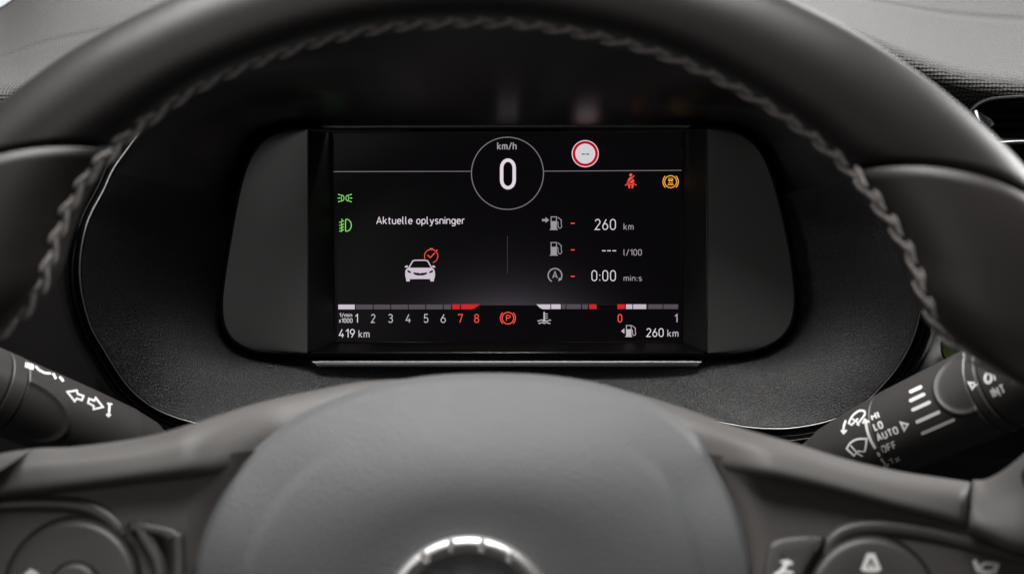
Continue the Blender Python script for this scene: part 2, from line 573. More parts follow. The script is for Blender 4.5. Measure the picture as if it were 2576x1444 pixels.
# ================================================================== INSTRUMENT CLUSTER
clu = empty('instrument_cluster', P(1288, 900, .70), 'black instrument cluster with lit digital speed display behind the wheel', 'instrument cluster')
Ppts = [(780, 326), (740, 328), (700, 336), (663, 355), (635, 392), (615, 440), (598, 510), (580, 610), (566, 700), (560, 760), (563, 805),
        (577, 840), (605, 865), (645, 880), (700, 886), (780, 888), (900, 888.5), (1100, 889), (1290, 889), (1500, 889), (1680, 888.5), (1780, 888), (1850, 886), (1905, 876), (1953, 855),
        (1984, 820), (1997, 770), (1996, 720), (1986, 640), (1970, 560), (1950, 480), (1930, 420), (1905, 375), (1870, 345), (1830, 330), (1780, 325),
        (1600, 324.5), (1440, 324), (1290, 324), (1100, 324.5), (930, 325)]
Opts = [(305, 404), (264, 482), (221, 571), (205, 689), (227, 805), (268, 882), (320, 962), (374, 1012), (434, 1042), (501, 1061), (564, 1070),
        (700, 1058), (850, 1035), (1000, 1018), (1257, 1008), (1500, 1018), (1660, 1036), (1816, 1058), (1876, 1069), (1950, 1074), (2016, 1069), (2100, 1049), (2177, 1005),
        (2222, 960), (2258, 915), (2293, 848), (2310, 775), (2308, 690), (2285, 570), (2240, 470), (2190, 385), (2090, 265), (1930, 155), (1700, 70), (1480, 30),
        (1257, 18), (1030, 30), (810, 70), (590, 150), (420, 270)]
CC = np.array((1257.0, 640.0))


def polar(pts, n, ysc=1.9):
    c = crom(pts, 10, True)
    v = (c - CC) * (1, ysc)
    a = np.unwrap(np.arctan2(v[:, 1], v[:, 0]))
    if a[-1] < a[0]:
        c, a = c[::-1], a[::-1]
    a0 = a[0]
    c2 = np.vstack([c, c[:1]])
    a2 = np.r_[a, a0 + 2 * math.pi]
    t = np.linspace(0, 2 * math.pi, n, endpoint=False)
    tt = a0 + np.mod(t - a0, 2 * math.pi)
    return np.stack([np.interp(tt, a2, c2[:, 0]), np.interp(tt, a2, c2[:, 1])], 1), t


NP = 360
PA, TA = polar(Ppts, NP)
OA, _ = polar(Opts, NP)
upf = -np.sin(TA)                                # +1 at the top, -1 at the bottom
DO = 0.689 - 0.069 * smoothstep(-1.0, 0.15, upf) - .002 * np.clip(upf, 0, 1)
nrm = (PA - CC) / np.linalg.norm(PA - CC, axis=1)[:, None]


def offset(curve, d):
    t = np.roll(curve, -1, 0) - np.roll(curve, 1, 0)
    t /= np.linalg.norm(t, axis=1)[:, None]
    nn = np.stack([t[:, 1], -t[:, 0]], 1)
    s = np.sign(np.sum(nn * (curve - CC), axis=1))
    return curve + nn * s[:, None] * d


# grained bowl (lower and side walls) and smooth black hood ceiling share one swept surface, split by angle
rings = []
degs = np.degrees(TA)
EX = 1.10 - .48 * (np.exp(-((degs - 38) / 17) ** 2) + np.exp(-((degs - 142) / 17) ** 2)) + .30 * np.exp(-((degs - 90) / 24) ** 2)
PB = offset(PA, 9)
# the ceiling leaves the screen almost level and curls up towards its front edge
top_d = .7085 - .618
z_a, z_b = (722 - 315) * U(.7085), (722 - 18) * U(.618)
cq = (z_b - z_a - top_d * math.tan(R(10))) / (top_d - .020) ** 2
wup = smoothstep(.10, .55, upf)
for t in np.linspace(0, 1, 46):
    dd_ = t * top_d
    yp = 722 - (z_a + dd_ * math.tan(R(10)) + cq * max(0, dd_ - .020) ** 2) / U(.7085 - dd_)
    g = (315 - yp) / (315 - 18)
    tt_ = t + (g - t) * wup
    f = t ** EX + (t - t ** EX) * wup
    q = PB + (OA - PB) * tt_[:, None]
    D = 0.7085 + (DO - 0.7085) * f
    rings.append([P(x, y, d) for (x, y), d in zip(q, D)])
sel_up = [j for j in range(NP) if upf[j] > 0.36]
# contiguous index range of the ceiling
start = next(j for j in range(NP) if upf[j] > 0.36 and upf[j - 1] <= 0.36)
ceil_idx = [(start + k) % NP for k in range(len(sel_up))]
bowl_idx = [(ceil_idx[-1] + k) % NP for k in range(NP - len(sel_up) + 2)]
loft('hood_ceiling', [[r[j] for j in ceil_idx] for r in rings], M['hood'], clu, closed=False)
loft('grained_bowl', [[r[j] for j in bowl_idx] for r in rings], M['bowl'], clu, closed=False)

# gloss surround ring with two raised lips
prof = ((0, .0002), (2, -.0010), (5, -.0016), (8, -.0010), (10, .0006), (16, .0022), (24, .0026), (30, .0016), (33, -.0002), (36, -.0010), (40, -.0004), (44, .003), (52, .02), (60, .09))
rr = []
for off, dd in prof:
    q = offset(OA, off)
    rr.append([P(x, y, d + dd) for (x, y), d in zip(q, DO)])
loft('surround_ring', rr, M['gloss'], clu)
lip = offset(OA, 4.5)
idx = [j for j in range(NP)]
tube_pts = [P(x, y, d - .0017) for (x, y), d in zip(lip, DO)]
tr = []
for k in range(6):
    a = 2 * math.pi * k / 6
    q = offset(OA, 4.5 + 1.7 * math.cos(a))
    tr.append([P(x, y, d - .0016 - .00035 * math.sin(a)) for (x, y), d in zip(q, DO)])
tr.append(tr[0])
loft('bright_lip', tr, M['chrome'], clu)
# little clip at the joint of the ring on the left
for (a, b, c) in ((( 196, 622), (206, 628), 0), ((172, 655), (190, 652), 1)):
    tube('ring_clip', [P(*a, .634), P(*b, .634)], .0007, M['lens'], clu, 8)

# display panel: front face with opening, inner walls, rolled edge
DF, DS = 0.694, 0.7125
front_hole = [(773, 329), (1780, 327), (1780, 885), (773, 885)]
scr_hole = [(837, 334), (1717, 333), (1716, 859), (844, 860)]
wl = [i for i in range(NP) if PA[i][0] <= 773]
wr = [i for i in range(NP) if PA[i][0] >= 1780]


def wing(name, ids, xe):
    seg = sorted(ids, key=lambda i: PA[i][1])
    L = [PA[i] for i in seg]
    y0, y1 = L[0][1], L[-1][1]
    V, F = [], []
    m = 14
    for (x, y) in L:
        for k in range(m + 1):
            xx = x + (xe - x) * k / m
            V.append(P(xx, y, DF + .0015 * (1 - k / m) ** 2))
    for a in range(len(L) - 1):
        for k in range(m):
            i = a * (m + 1) + k
            F.append((i, i + 1, i + m + 2, i + m + 1))
    return mesh(name, V, F, M['panel'], clu)


wbv = bvh_of(wing('side_panel', wl, 773))
wing('side_panel', wr, 1780)
# rolled black edge round the panel; along the top it sits back at the screen
TOPSET = lambda x, y: 0.0150 * smoothstep(760, 830, x) * (1 - smoothstep(1720, 1790, x)) * (1.0 if y < 500 else 0.0)
er = []
for off, dd in ((-1, .0002), (2, -.0002), (5, .0003), (8, .0015), (9.5, .004), (9.5, .02)):
    q = offset(PA, off)
    er.append([P(x, y, DF + .001 + dd + TOPSET(x, y)) for x, y in q])
loft('panel_edge', er, M['black'], clu)
# walls that step back to the screen
def wallq(name, a, b, c, d, mt):
    V, F = [], []
    m = 8
    for i in range(m + 1):
        for (p0, p1, D) in ((a, b, DF), (d, c, DS)):
            t = i / m
            V.append(P(p0[0] + (p1[0] - p0[0]) * t, p0[1] + (p1[1] - p0[1]) * t, D))
    F = [(2 * i, 2 * i + 2, 2 * i + 3, 2 * i + 1) for i in range(m)]
    return mesh(name, V, F, mt, clu, smooth=False)
fh, sh_ = front_hole, scr_hole
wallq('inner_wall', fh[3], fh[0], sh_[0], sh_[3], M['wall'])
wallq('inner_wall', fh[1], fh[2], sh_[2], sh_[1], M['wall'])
wallq('lower_wall', fh[2], fh[3], sh_[3], sh_[2], M['black'])

# fine seams of the wing edges and the screen frame
for x in (775, 1778):
    tube('panel_seam', [P(x, 330, DF - .0002), P(x, 884, DF - .0002)], .00025, M['panel'], clu, 6)
tube('frame_line', [P(846, 860, DS - .0006), P(1280, 862, DS - .0006), P(1716, 859, DS - .0006)], .00022, M['satin'], clu, 6)
tube('frame_line', [P(786, 887, DF - .0006), P(1770, 887, DF - .0006)], .00016, M['satin'], clu, 6)
tube('frame_line', [P(838, 346, DS - .0006), P(843, 600, DS - .0006), P(846, 856, DS - .0006)], .00016, M['panel'], clu, 6)
tube('frame_line', [P(1716, 346, DS - .0006), P(1715, 856, DS - .0006)], .00022, M['dark'], clu, 6)
tube('frame_line', [P(838, 334, DS - .0008), P(1716, 333, DS - .0008)], .00016, M['panel'], clu, 6)

# silver trim bar under the panel
bar = []
for x0, x1, y, D in ((780, 1770, 905, .702), (780, 1770, 905, .6975), (788, 1764, 911, .6969), (789, 1763, 912, .6969), (799, 1755, 921, .6962), (800, 1754, 922, .6966), (801, 1753, 922.5, .702)):
    bar.append([P(x0 + (x1 - x0) * t, y, D) for t in np.linspace(0, 1, 40)])
loft('trim_bar', bar, M['satin'], clu, closed=False, )

# display screen (lit panel; faint glow band over the lower status bar is part of the picture it shows)
scr = mesh('display_screen', [P(x, y, DS) for x, y in ((836, 332), (1718, 331), (1718, 861), (842, 862))], [(0, 3, 2, 1)], None, clu, smooth=False)
m = mat('display_glass', (0.003, 0.002, 0.003), 0.16, spec=0.05)
nt = m.node_tree
b = nt.nodes['Principled BSDF']
tc = nt.nodes.new('ShaderNodeTexCoord')
sx = nt.nodes.new('ShaderNodeSeparateXYZ')
nt.links.new(tc.outputs['Object'], sx.inputs[0])


def math_node(op, a, b_=None):
    n_ = nt.nodes.new('ShaderNodeMath')
    n_.operation = op
    n_.use_clamp = False
    for i, v in enumerate((a, b_)):
        if v is None:
            continue
        if isinstance(v, (int, float)):
            n_.inputs[i].default_value = v
        else:
            nt.links.new(v, n_.inputs[i])
    return n_.outputs[0]


inv = clu.matrix_world.inverted()
zb = (P(0, 768, DS)).z                      # object space equals world for this mesh
xb = P(1276, 0, DS).x
hh = math_node('DIVIDE', math_node('SUBTRACT', sx.outputs['Z'], zb), U(DS) * 62)
above = math_node('GREATER_THAN', hh, 0.0)
fall = math_node('POWER', 2.718, math_node('MULTIPLY', hh, -1.3))
gx = math_node('DIVIDE', math_node('SUBTRACT', sx.outputs['X'], xb), U(DS) * 150)
gx = math_node('POWER', 2.718, math_node('MULTIPLY', math_node('MULTIPLY', gx, gx), -0.7))
glow = math_node('MULTIPLY', math_node('MULTIPLY', above, fall), gx)
e1 = math_node('ADD', math_node('MULTIPLY', glow, 0.040), 0.0022)
cmb = nt.nodes.new('ShaderNodeCombineColor')
nt.links.new(e1, cmb.inputs[0])
nt.links.new(math_node('MULTIPLY', e1, 0.86), cmb.inputs[1])
nt.links.new(math_node('MULTIPLY', e1, 1.05), cmb.inputs[2])
nt.links.new(cmb.outputs[0], b.inputs['Emission Color'])
b.inputs['Emission Strength'].default_value = 1.0
scr.data.materials.append(m)

# ---------------------------------------------------------------- what the display shows
za, zb_, zc, zd = Z(860, 330, 5.348), Z(1320, 330, 5.348), Z(860, 560, 5.348), Z(1320, 560, 5.348)
ze, zf = Z(860, 770, 5.367), Z(1320, 770, 5.367)
S1 = 1 / (5.348 * 1.0466)
LIFT = 0.00015


def show(name, ink, col, lift=LIFT):
    return ink.flat(name, E[col], scr, DS, lift)


def txt(name, s, zf_, x0, x1, base, top, wd, col, gap=.24):
    a = zf_(x0, base)
    b_ = zf_(x1, top)
    return show(name, Ink().text(s, a[0], b_[0], a[1], a[1] - b_[1], wd * S1, gap=gap), col)


def zs(zf_, pts):
    return [zf_(*p) for p in pts]


show('dial_circle', Ink().stroke(arc(1276.6, 436.6, 90.6, 90.6, 0, 360, 97), 2.3, True), 'line')
show('header_line', Ink().stroke([(838, 432.3), (1186, 431.6)], 1.8), 'line')
show('header_line', Ink().stroke([(1367, 431.2), (1716, 429.2)], 1.8), 'line')
a0, a1 = za(2400, 0)[0], zb_(216, 0)[0]
show('speed_unit_text', Ink().text('km/h', a0, a1, za(0, 350)[1], 19.2, 3.0), 'grey')
a0, a1 = za(2440, 0)[0], zb_(205, 0)[0]
show('speed_digit', Ink().text('0', a0, a1, za(0, 906)[1], za(0, 906)[1] - za(0, 469)[1], 8.6), 'white')
# speed limit sign
c = zb_(1181, 403)
show('sign_edge', Ink().disc(c, 190 * S1, 64), 'signpink')
show('sign_ring', Ink().disc(c, 178 * S1, 64), 'signred', LIFT + 5e-5)
show('sign_inner_edge', Ink().disc(c, 140 * S1, 64), 'signpink', LIFT + 1e-4)
show('sign_face', Ink().disc(c, 130 * S1, 64), 'signwhite', LIFT + 1.5e-4)
show('sign_dash', Ink().stroke(zs(zb_, [(1130, 410), (1178, 410)]), 14 * S1), 'ink', LIFT + 2e-4)
show('sign_dash', Ink().stroke(zs(zb_, [(1189, 410), (1238, 410)]), 14 * S1), 'ink', LIFT + 2e-4)
# seat belt warning
k = Ink().disc(zb_(1822, 702), 22 * S1, 20)
k.poly(zs(zb_, [(1800, 742), (1822, 728), (1840, 740), (1778, 800), (1782, 768)]))
k.poly(zs(zb_, [(1858, 756), (1866, 775), (1874, 806), (1800, 806)]))
k.stroke(zs(zb_, [(1873, 710), (1770, 808)]), 13 * S1)
k.stroke(zs(zb_, [(1742, 852), (1768, 828), (1822, 812), (1872, 826), (1902, 848)]), 13 * S1)
k.poly(zs(zb_, [(1778, 836), (1864, 836), (1858, 852), (1786, 852)]))
k.stroke(zs(zb_, [(1790, 842), (1806, 890)]), 20 * S1)
k.stroke(zs(zb_, [(1856, 842), (1838, 890)]), 20 * S1)
show('seat_belt_icon', k, 'red')
# amber brake-assist lamp
k = Ink().stroke(zs(zb_, arc(2383, 797, 84, 84, 0, 360, 49)), 13 * S1, True)
k.stroke(zs(zb_, arc(2383, 797, 108, 112, 134, 226, 14)), 13 * S1).stroke(zs(zb_, arc(2383, 797, 108, 112, -46, 46, 14)), 13 * S1)
k.stroke(zs(zb_, [(2352, 774), (2360, 750), (2406, 750), (2414, 774)]), 9 * S1)
k.poly(zs(zb_, [(2348, 768), (2418, 768), (2418, 782), (2408, 784), (2408, 798), (2394, 798), (2394, 788), (2372, 788), (2372, 798), (2358, 798), (2358, 784), (2348, 782)]))
k.stroke(zs(zb_, [(2348, 819), (2418, 819)]), 11 * S1).stroke(zs(zb_, [(2340, 840), (2426, 840)]), 11 * S1)
show('brake_assist_icon', k, 'amber')
# green lamps
k = Ink()
for s in (-1, 1):
    f = lambda x, y, s=s: za(258 + s * (x - 258), y)
    k.stroke([f(*p) for p in [(283, 992)] + arc(310, 1027, 40, 42, 250, 110, 9)[0:0] + [(304, 984), (309, 1027), (304, 1070), (284, 1060), (272, 1043), (272, 1010), (284, 994)]], 9 * S1, True)
    for (x0, y0, x1, y1) in ((318, 985, 354, 974), (322, 1027, 360, 1027), (318, 1068, 354, 1080)):
        k.stroke([f(x0, y0), f(x1, y1)], 11 * S1)
show('side_light_icon', k, 'green')
k = Ink().stroke(zs(zc, [(270, 95)] + arc(280, 179, 68, 84, -78, 78, 13) + [(270, 264), (266, 225), (266, 135)]), 11 * S1, True)
k.stroke(zs(zc, [(212, 88), (222, 112), (204, 145), (222, 180), (206, 214), (220, 246), (208, 272)]), 9 * S1)
for y in (128, 172, 214, 252):
    k.stroke(zs(zc, [(178, y + 12), (246, y - 14)]), 10 * S1)
show('fog_light_icon', k, 'green')
txt('menu_title_text', 'Aktuelle oplysninger', zc, 698, 1945, 165, 58, 12, 'white', .19)
# car front with stop-watch
k = Ink()
k.stroke(zs(zc, [(1158, 778), (1212, 682), (1240, 672), (1390, 670), (1425, 682), (1478, 778)]), 17 * S1)
L = [(1152, 776), (1484, 776), (1515, 800), (1527, 850), (1524, 910), (1513, 935), (1508, 968), (1462, 968), (1456, 936), (1310, 934), (1172, 936), (1170, 968), (1122, 968), (1118, 932), (1106, 880), (1108, 820), (1122, 795)]
k.poly(zs(zc, L))
k.poly(zs(zc, [(1098, 770), (1108, 750), (1140, 742), (1150, 772), (1128, 774)]))
k.poly(zs(zc, [(1534, 770), (1522, 750), (1490, 742), (1486, 772), (1508, 774)]))
show('car_icon', k, 'bar')
k = Ink().poly(zs(zc, [(1214, 838), (1270, 848), (1300, 848), (1318, 860), (1334, 848), (1366, 848), (1422, 838), (1400, 872), (1350, 884), (1284, 884), (1236, 872)]))
k.poly(zs(zc, [(1138, 806), (1180, 826), (1196, 852), (1160, 846), (1138, 832)])).poly(zs(zc, [(1496, 806), (1456, 826), (1436, 852), (1476, 846), (1498, 832)]))
show('car_icon_detail', k, 'ink', LIFT + 6e-5)
k = Ink().stroke(zs(zc, arc(1472, 612, 94, 94, 158, 432 + 4, 40)), 11 * S1)
k.stroke(zs(zc, [(1420, 598), (1462, 632), (1524, 566)]), 15 * S1)
k.stroke(zs(zc, [(1450, 508), (1498, 508)]), 14 * S1).stroke(zs(zc, [(1540, 540), (1560, 524)]), 13 * S1)
show('stopwatch_icon', k, 'red')
show('divider_line', Ink().stroke(zs(zc, [(2545, 330), (2545, 860)]), 7 * S1), 'faint')


def pump(name, z_, x, y, s, col):
    f = lambda a, b_: z_(x + a * s, y + b_ * s)
    q = Ink()
    q.stroke([f(-38, 0), f(-38, -115), f(38, -115), f(38, 0)], 12 * S1 * s)
    q.poly([f(-43, 55), f(-43, -55), f(43, -55), f(43, 55)])
    q.poly([f(-60, 70), f(-46, 52), f(46, 52), f(62, 70)])
    q.stroke([f(46, -50)] + [f(*p) for p in ((58, -40), (60, -5), (62, 28), (78, 44), (98, 42), (112, 20), (104, -30), (106, -70), (56, -112))], 10 * S1 * s)
    q.poly([f(92, -88), f(116, -66), f(100, -58)])
    return show(name, q, col)


pump('fuel_pump_icon', zd, 738, 176, 1.0, 'grey')
pump('fuel_pump_icon', zd, 738, 536, 1.0, 'grey')
k = Ink().poly(zs(zd, [(573, 90), (622, 90), (622, 64), (672, 106), (622, 146), (622, 122), (573, 122)]))
show('arrow_icon', k, 'grey')
for y in (152, 525, 897):
    show('red_dash', Ink().stroke(zs(zd, [(978, y), (1033, y)]), 15 * S1), 'red')
txt('range_value_text', '260', zd, 1315, 1612, 245, 90, 12.5, 'white', .24)
txt('range_unit_text', 'km', zd, 1720, 1862, 245, 152, 11, 'grey')
for x in (1418, 1490, 1565):
    show('value_dash', Ink().stroke(zs(zd, [(x, 537), (x + 51, 537)]), 13 * S1), 'white')
txt('consumption_unit_text', 'l/100', zd, 1720, 1978, 605, 515, 11, 'grey')
txt('stop_time_text', '0:00', zd, 1268, 1612, 965, 810, 12.5, 'white', .26)
txt('time_unit_text', 'min:s', zd, 1720, 1978, 965, 880, 11, 'grey')
k = Ink().stroke(zs(zd, arc(755, 883, 96, 96, 118, 400, 40)), 17 * S1)
k.poly(zs(zd, [(800, 968), (812, 915), (856, 938)]))
k.text('A', zd(716, 0)[0], zd(794, 0)[0], zd(0, 928)[1], 105 * S1, 15 * S1)
show('auto_stop_icon', k, 'grey')


def seg(z_, x0, x1, y0, y1, col, pts=None):
    q = Ink().poly(zs(z_, pts or [(x0, y1), (x1, y1), (x1, y0), (x0, y0)]))
    return show('gauge_segment', q, col)


seg(ze, 165, 398, 171, 238, 'bar')
for x0, x1 in ((415, 652), (665, 898), (912, 1148), (1160, 1393), (1407, 1640), (1655, 1760)):
    seg(ze, x0, x1, 171, 238, 'dim')
seg(ze, 1776, 1883, 168, 238, 'redbar')
seg(ze, 0, 0, 0, 0, 'redbar', [(1898, 238), (2050, 238), (2090, 225), (2130, 195), (2168, 166), (1898, 168)])
seg(zf, 0, 0, 0, 0, 'bar', [(495, 168), (530, 205), (560, 226), (590, 236), (692, 236), (692, 168)])
for x0, x1, col in ((705, 838, 'bar'), (850, 908, 'dim'), (920, 1125, 'dim'), (1140, 1222, 'dim'), (1240, 1345, 'redbar'),
                    (1640, 1745, 'redbar'), (1760, 1850, 'soft'), (1862, 2045, 'soft'), (2048, 2060, 'dim'), (2075, 2278, 'dim'), (2290, 2498, 'dim')):
    seg(zf, x0, x1, 167, 234, col)
for s, x0, x1, col in (('1', 402, 443, 'white'), ('2', 626, 688, 'soft'), ('3', 868, 937, 'soft'), ('4', 1116, 1192, 'soft'), ('5', 1372, 1438, 'soft'), ('6', 1610, 1684, 'soft'), ('7', 1858, 1924, 'red'), ('8', 2083, 2156, 'red')):
    txt('tachometer_digit', s, ze, x0, x1, 430, 303, 12.5, col)
txt('tachometer_unit_text', '1/min', ze, 178, 362, 349, 290, 11, 'soft')
txt('tachometer_unit_text', 'x1000', ze, 172, 368, 430, 362, 11, 'soft')
txt('odometer_text', '419', ze, 172, 400, 640, 515, 13, 'white')
txt('odometer_unit_text', 'km', ze, 450, 607, 640, 532, 13, 'soft')
k = Ink().stroke(zs(zf, arc(93, 362, 82, 82, 0, 360, 49)), 14 * S1, True)
k.stroke(zs(zf, arc(93, 362, 106, 108, 134, 226, 14)), 13 * S1).stroke(zs(zf, arc(93, 362, 106, 108, -46, 46, 14)), 13 * S1)
k.text('P', zf(66, 0)[0], zf(132, 0)[0], zf(0, 405)[1], 88 * S1, 12 * S1)
show('parking_brake_icon', k, 'red')
k = Ink().stroke(zs(zf, [(605, 275), (605, 395)]), 20 * S1).disc(zf(605, 395), 22 * S1, 20)
for y in (303, 333, 362):
    k.stroke(zs(zf, [(612, y), (656, y)]), 10 * S1)
wave = lambda x0, x1, y, c: [(x, y + 8 * math.sin((x - x0) / (x1 - x0) * math.pi * 2 * c)) for x in np.linspace(x0, x1, 16)]
k.stroke(zs(zf, wave(512, 580, 396, 1)), 13 * S1).stroke(zs(zf, wave(632, 700, 396, 1)), 13 * S1).stroke(zs(zf, wave(524, 690, 430, 2.5)), 13 * S1)
show('coolant_icon', k, 'soft')
txt('fuel_gauge_digit', '0', zf, 1643, 1708, 424, 303, 14, 'red')
txt('fuel_gauge_digit', '1', zf, 2448, 2488, 426, 303, 13, 'soft')
pump('fuel_pump_icon', zf, 1800, 567, .88, 'soft')
show('arrow_icon', Ink().poly(zs(zf, [(1692, 545), (1738, 583), (1738, 505)])), 'soft')
txt('fuel_range_text', '260', zf, 2048, 2292, 628, 503, 12.5, 'white')
txt('fuel_range_unit_text', 'km', zf, 2345, 2502, 628, 525, 12, 'soft')

# unlit warning symbols printed on the left side panel
k = Ink().stroke([(643, 536), (667, 580), (618, 580)], 2.2, True).stroke([(642, 551), (642, 566)], 2.6).stroke([(642, 570), (642, 574)], 2.6)
k.wrap('warning_symbol', M['ghost'], clu, wbv, .00004)
k = Ink().stroke([(622, 648), (648, 630)], 2.2).stroke([(626, 652), (652, 636)], 2.2).stroke(arc(656, 628, 9, 9, -70, 200, 12), 2.2)
k.wrap('wrench_symbol', M['ghost'], clu, wbv, .00004)

# ================================================================== STEERING WHEEL
whl = empty('steering_wheel', P(1204, 1600, .45), 'dark leather steering wheel with braided stitching and grey airbag hub', 'steering wheel')
WC, WR = (1204.0, 1734.0), 1905.0


def oc(x, up=True):
    return (x, WC[1] - math.sqrt(max(0, WR ** 2 - (x - WC[0]) ** 2)))


DW = 0.44


def rim(name, secs, mt, n=14, m=40, ends=(1.0, 1.0), taper=5):
    """secs: (inner xy, outer xy, bend, half depth mm, depth offset) ; elliptical leather section"""
    A = [(*i, *o, b_, h, d) for i, o, b_, h, d in secs]
    C = crom(A, n)
    rings, cen = [], []
    N = len(C)
    for q, s in enumerate(C):
        i, o = np.array(s[0:2]), np.array(s[2:4])
        sc_ = 1.0
        e0 = min(1, q / taper)
        e1 = min(1, (N - 1 - q) / taper)
        sc_ *= ends[0] + (1 - ends[0]) * math.sin(e0 * math.pi / 2)
        sc_ *= ends[1] + (1 - ends[1]) * math.sin(e1 * math.pi / 2)
        mid = (i + o) / 2
        a = (i - o) / 2 * (0.94 + .06 * sc_)
        tv = np.array((a[1], -a[0]))
        tv = tv / np.linalg.norm(tv)
        if tv[1] < 0:
            tv = -tv
        ring = []
        for k_ in range(m):
            th = 2 * math.pi * k_ / m
            cth, sth = math.cos(th), math.sin(th)
            pw = lambda v, e: math.copysign(abs(v) ** e, v)
            xy = mid + a * pw(cth, .95) + tv * (s[4] * (1 - cth * cth))
            ring.append(P(xy[0], xy[1], DW + s[6] - s[5] * sc_ * pw(sth, .95)))
        rings.append(ring)
        cen.append((i, o, s[5], s[6]))
    return fix_normals(loft(name, rings, mt, whl, True, True, True)), cen


top_secs = [((318, 372), (-190, 455), -40, .0135, 0), ((372, 324), (-110, 356), -20, .0135, 0), ((480, 246), oc(60), -4, .0135, 0), ((600, 187), oc(250), 0, .0135, 0), ((800, 118), oc(540), 0, .0135, 0), ((1000, 80), oc(850), 0, .0135, 0),
            ((1242, 72), oc(1220), 0, .0135, 0), ((1450, 97), oc(1560), 0, .0135, 0), ((1650, 148), oc(1860), 0, .0135, 0), ((1830, 228), oc(2120), 0, .0135, 0), ((1980, 320), oc(2340), 0, .0135, 0),
            ((2070, 394), oc(2530), -15, .0135, 0), ((2108, 428), (2660, 515), -50, .0135, 0)]
rim_top, cen_top = rim('rim', top_secs, M['leather'], ends=(.86, .86), taper=7)
lg = [((306, 384), (-215, 480), -52, .0150, -.001), ((262, 430), (-300, 570), -50, .0158, -.001), ((218, 500), (-380, 700), -45, .0165, -.001), ((180, 595), (-440, 830), -30, .0168, -.001), ((150, 690), (-505, 960), -10, .0165, -.001), ((92, 770), (-560, 1090), 0, .0160, 0),
      ((0, 845), (-610, 1220), 0, .0155, 0), ((-66, 920), (-650, 1340), 0, .015, 0), ((-100, 1020), (-680, 1460), 0, .0150, 0), ((-100, 1110), (-690, 1560), 0, .0150, 0), ((-90, 1170), (-700, 1680), 0, .0150, .002), ((-90, 1230), (-700, 1800), 0, .0150, .004), ((-100, 1330), (-700, 1900), 0, .015, .006), ((-110, 1480), (-690, 2050), 0, .015, .008)]
rim_l, cen_l = rim('grip', lg, M['grip'], ends=(.90, 1), taper=7)
rg = [((2120, 440), (2690, 560), -70, .0150, -.001), ((2160, 490), (2750, 640), -66, .0158, -.001), ((2205, 552), (2805, 730), -50, .0165, -.001), ((2252, 636), (2860, 830), -25, .0168, -.001), ((2284, 730), (2920, 960), -8, .0165, -.001), ((2330, 812), (2960, 1080), 0, .016, 0),
      ((2436, 892), (3000, 1200), 0, .0155, 0), ((2550, 940), (3030, 1310), 0, .015, 0), ((2640, 1005), (3050, 1420), 0, .015, 0), ((2664, 1080), (3060, 1500), 0, .015, 0), ((2620, 1145), (3070, 1600), 0, .015, 0), ((2570, 1190), (3075, 1690), 0, .015, .002), ((2590, 1260), (3075, 1780), 0, .015, .004), ((2620, 1350), (3070, 1900), 0, .015, .006), ((2640, 1500), (3060, 2050), 0, .015, .008)]
rim_r, cen_r = rim('grip', rg, M['grip'], ends=(.90, 1), taper=7)

# braided stitching along the inner edge
path = []
for cen, rev, lim in ((cen_l, True, 7 * 14), (cen_top, False, None), (cen_r, False, 9 * 14)):
    cs = cen[:lim] if lim else cen
    if rev:
        cs = cs[::-1]
    for i, o, h, d in cs:
        th = R(31)
        xy = (i + o) / 2 + (i - o) / 2 * math.cos(th)
        nx = (i - o) / np.linalg.norm(i - o)
        path.append((*P(xy[0], xy[1], DW + d - h * math.sin(th)), nx[0] * math.cos(th), -math.sin(th) * 1.3, -nx[1] * math.cos(th)))
path = np.array(path)
u = U(DW)
d = np.r_[0, np.cumsum(np.linalg.norm(np.diff(path[:, :3], axis=0), axis=1))]
step = 74 * u
nst = int(d[-1] / step)


def capsule(L, r, bend=0.0, seg_=10, m_=8):
    rings = []
    for q in range(seg_ + 1):
        t = q / seg_
        x = (t - .5) * L
        rr_ = r * max(.12, (1 - abs(2 * t - 1) ** 2.6)) ** .6
        y = bend * math.sin(2 * math.pi * (t - .5))
        rings.append([Vector((x, y + rr_ * math.cos(a), rr_ * .55 * math.sin(a))) for a in (2 * math.pi * k_ / m_ for k_ in range(m_))])
    V, F = loft_vf(rings, True, True, True)
    me = bpy.data.meshes.new('stitch')
    me.from_pydata([tuple(v) for v in V], [], F)
    me.polygons.foreach_set('use_smooth', [True] * len(me.polygons))
    me.materials.append(M['thread'])
    return me


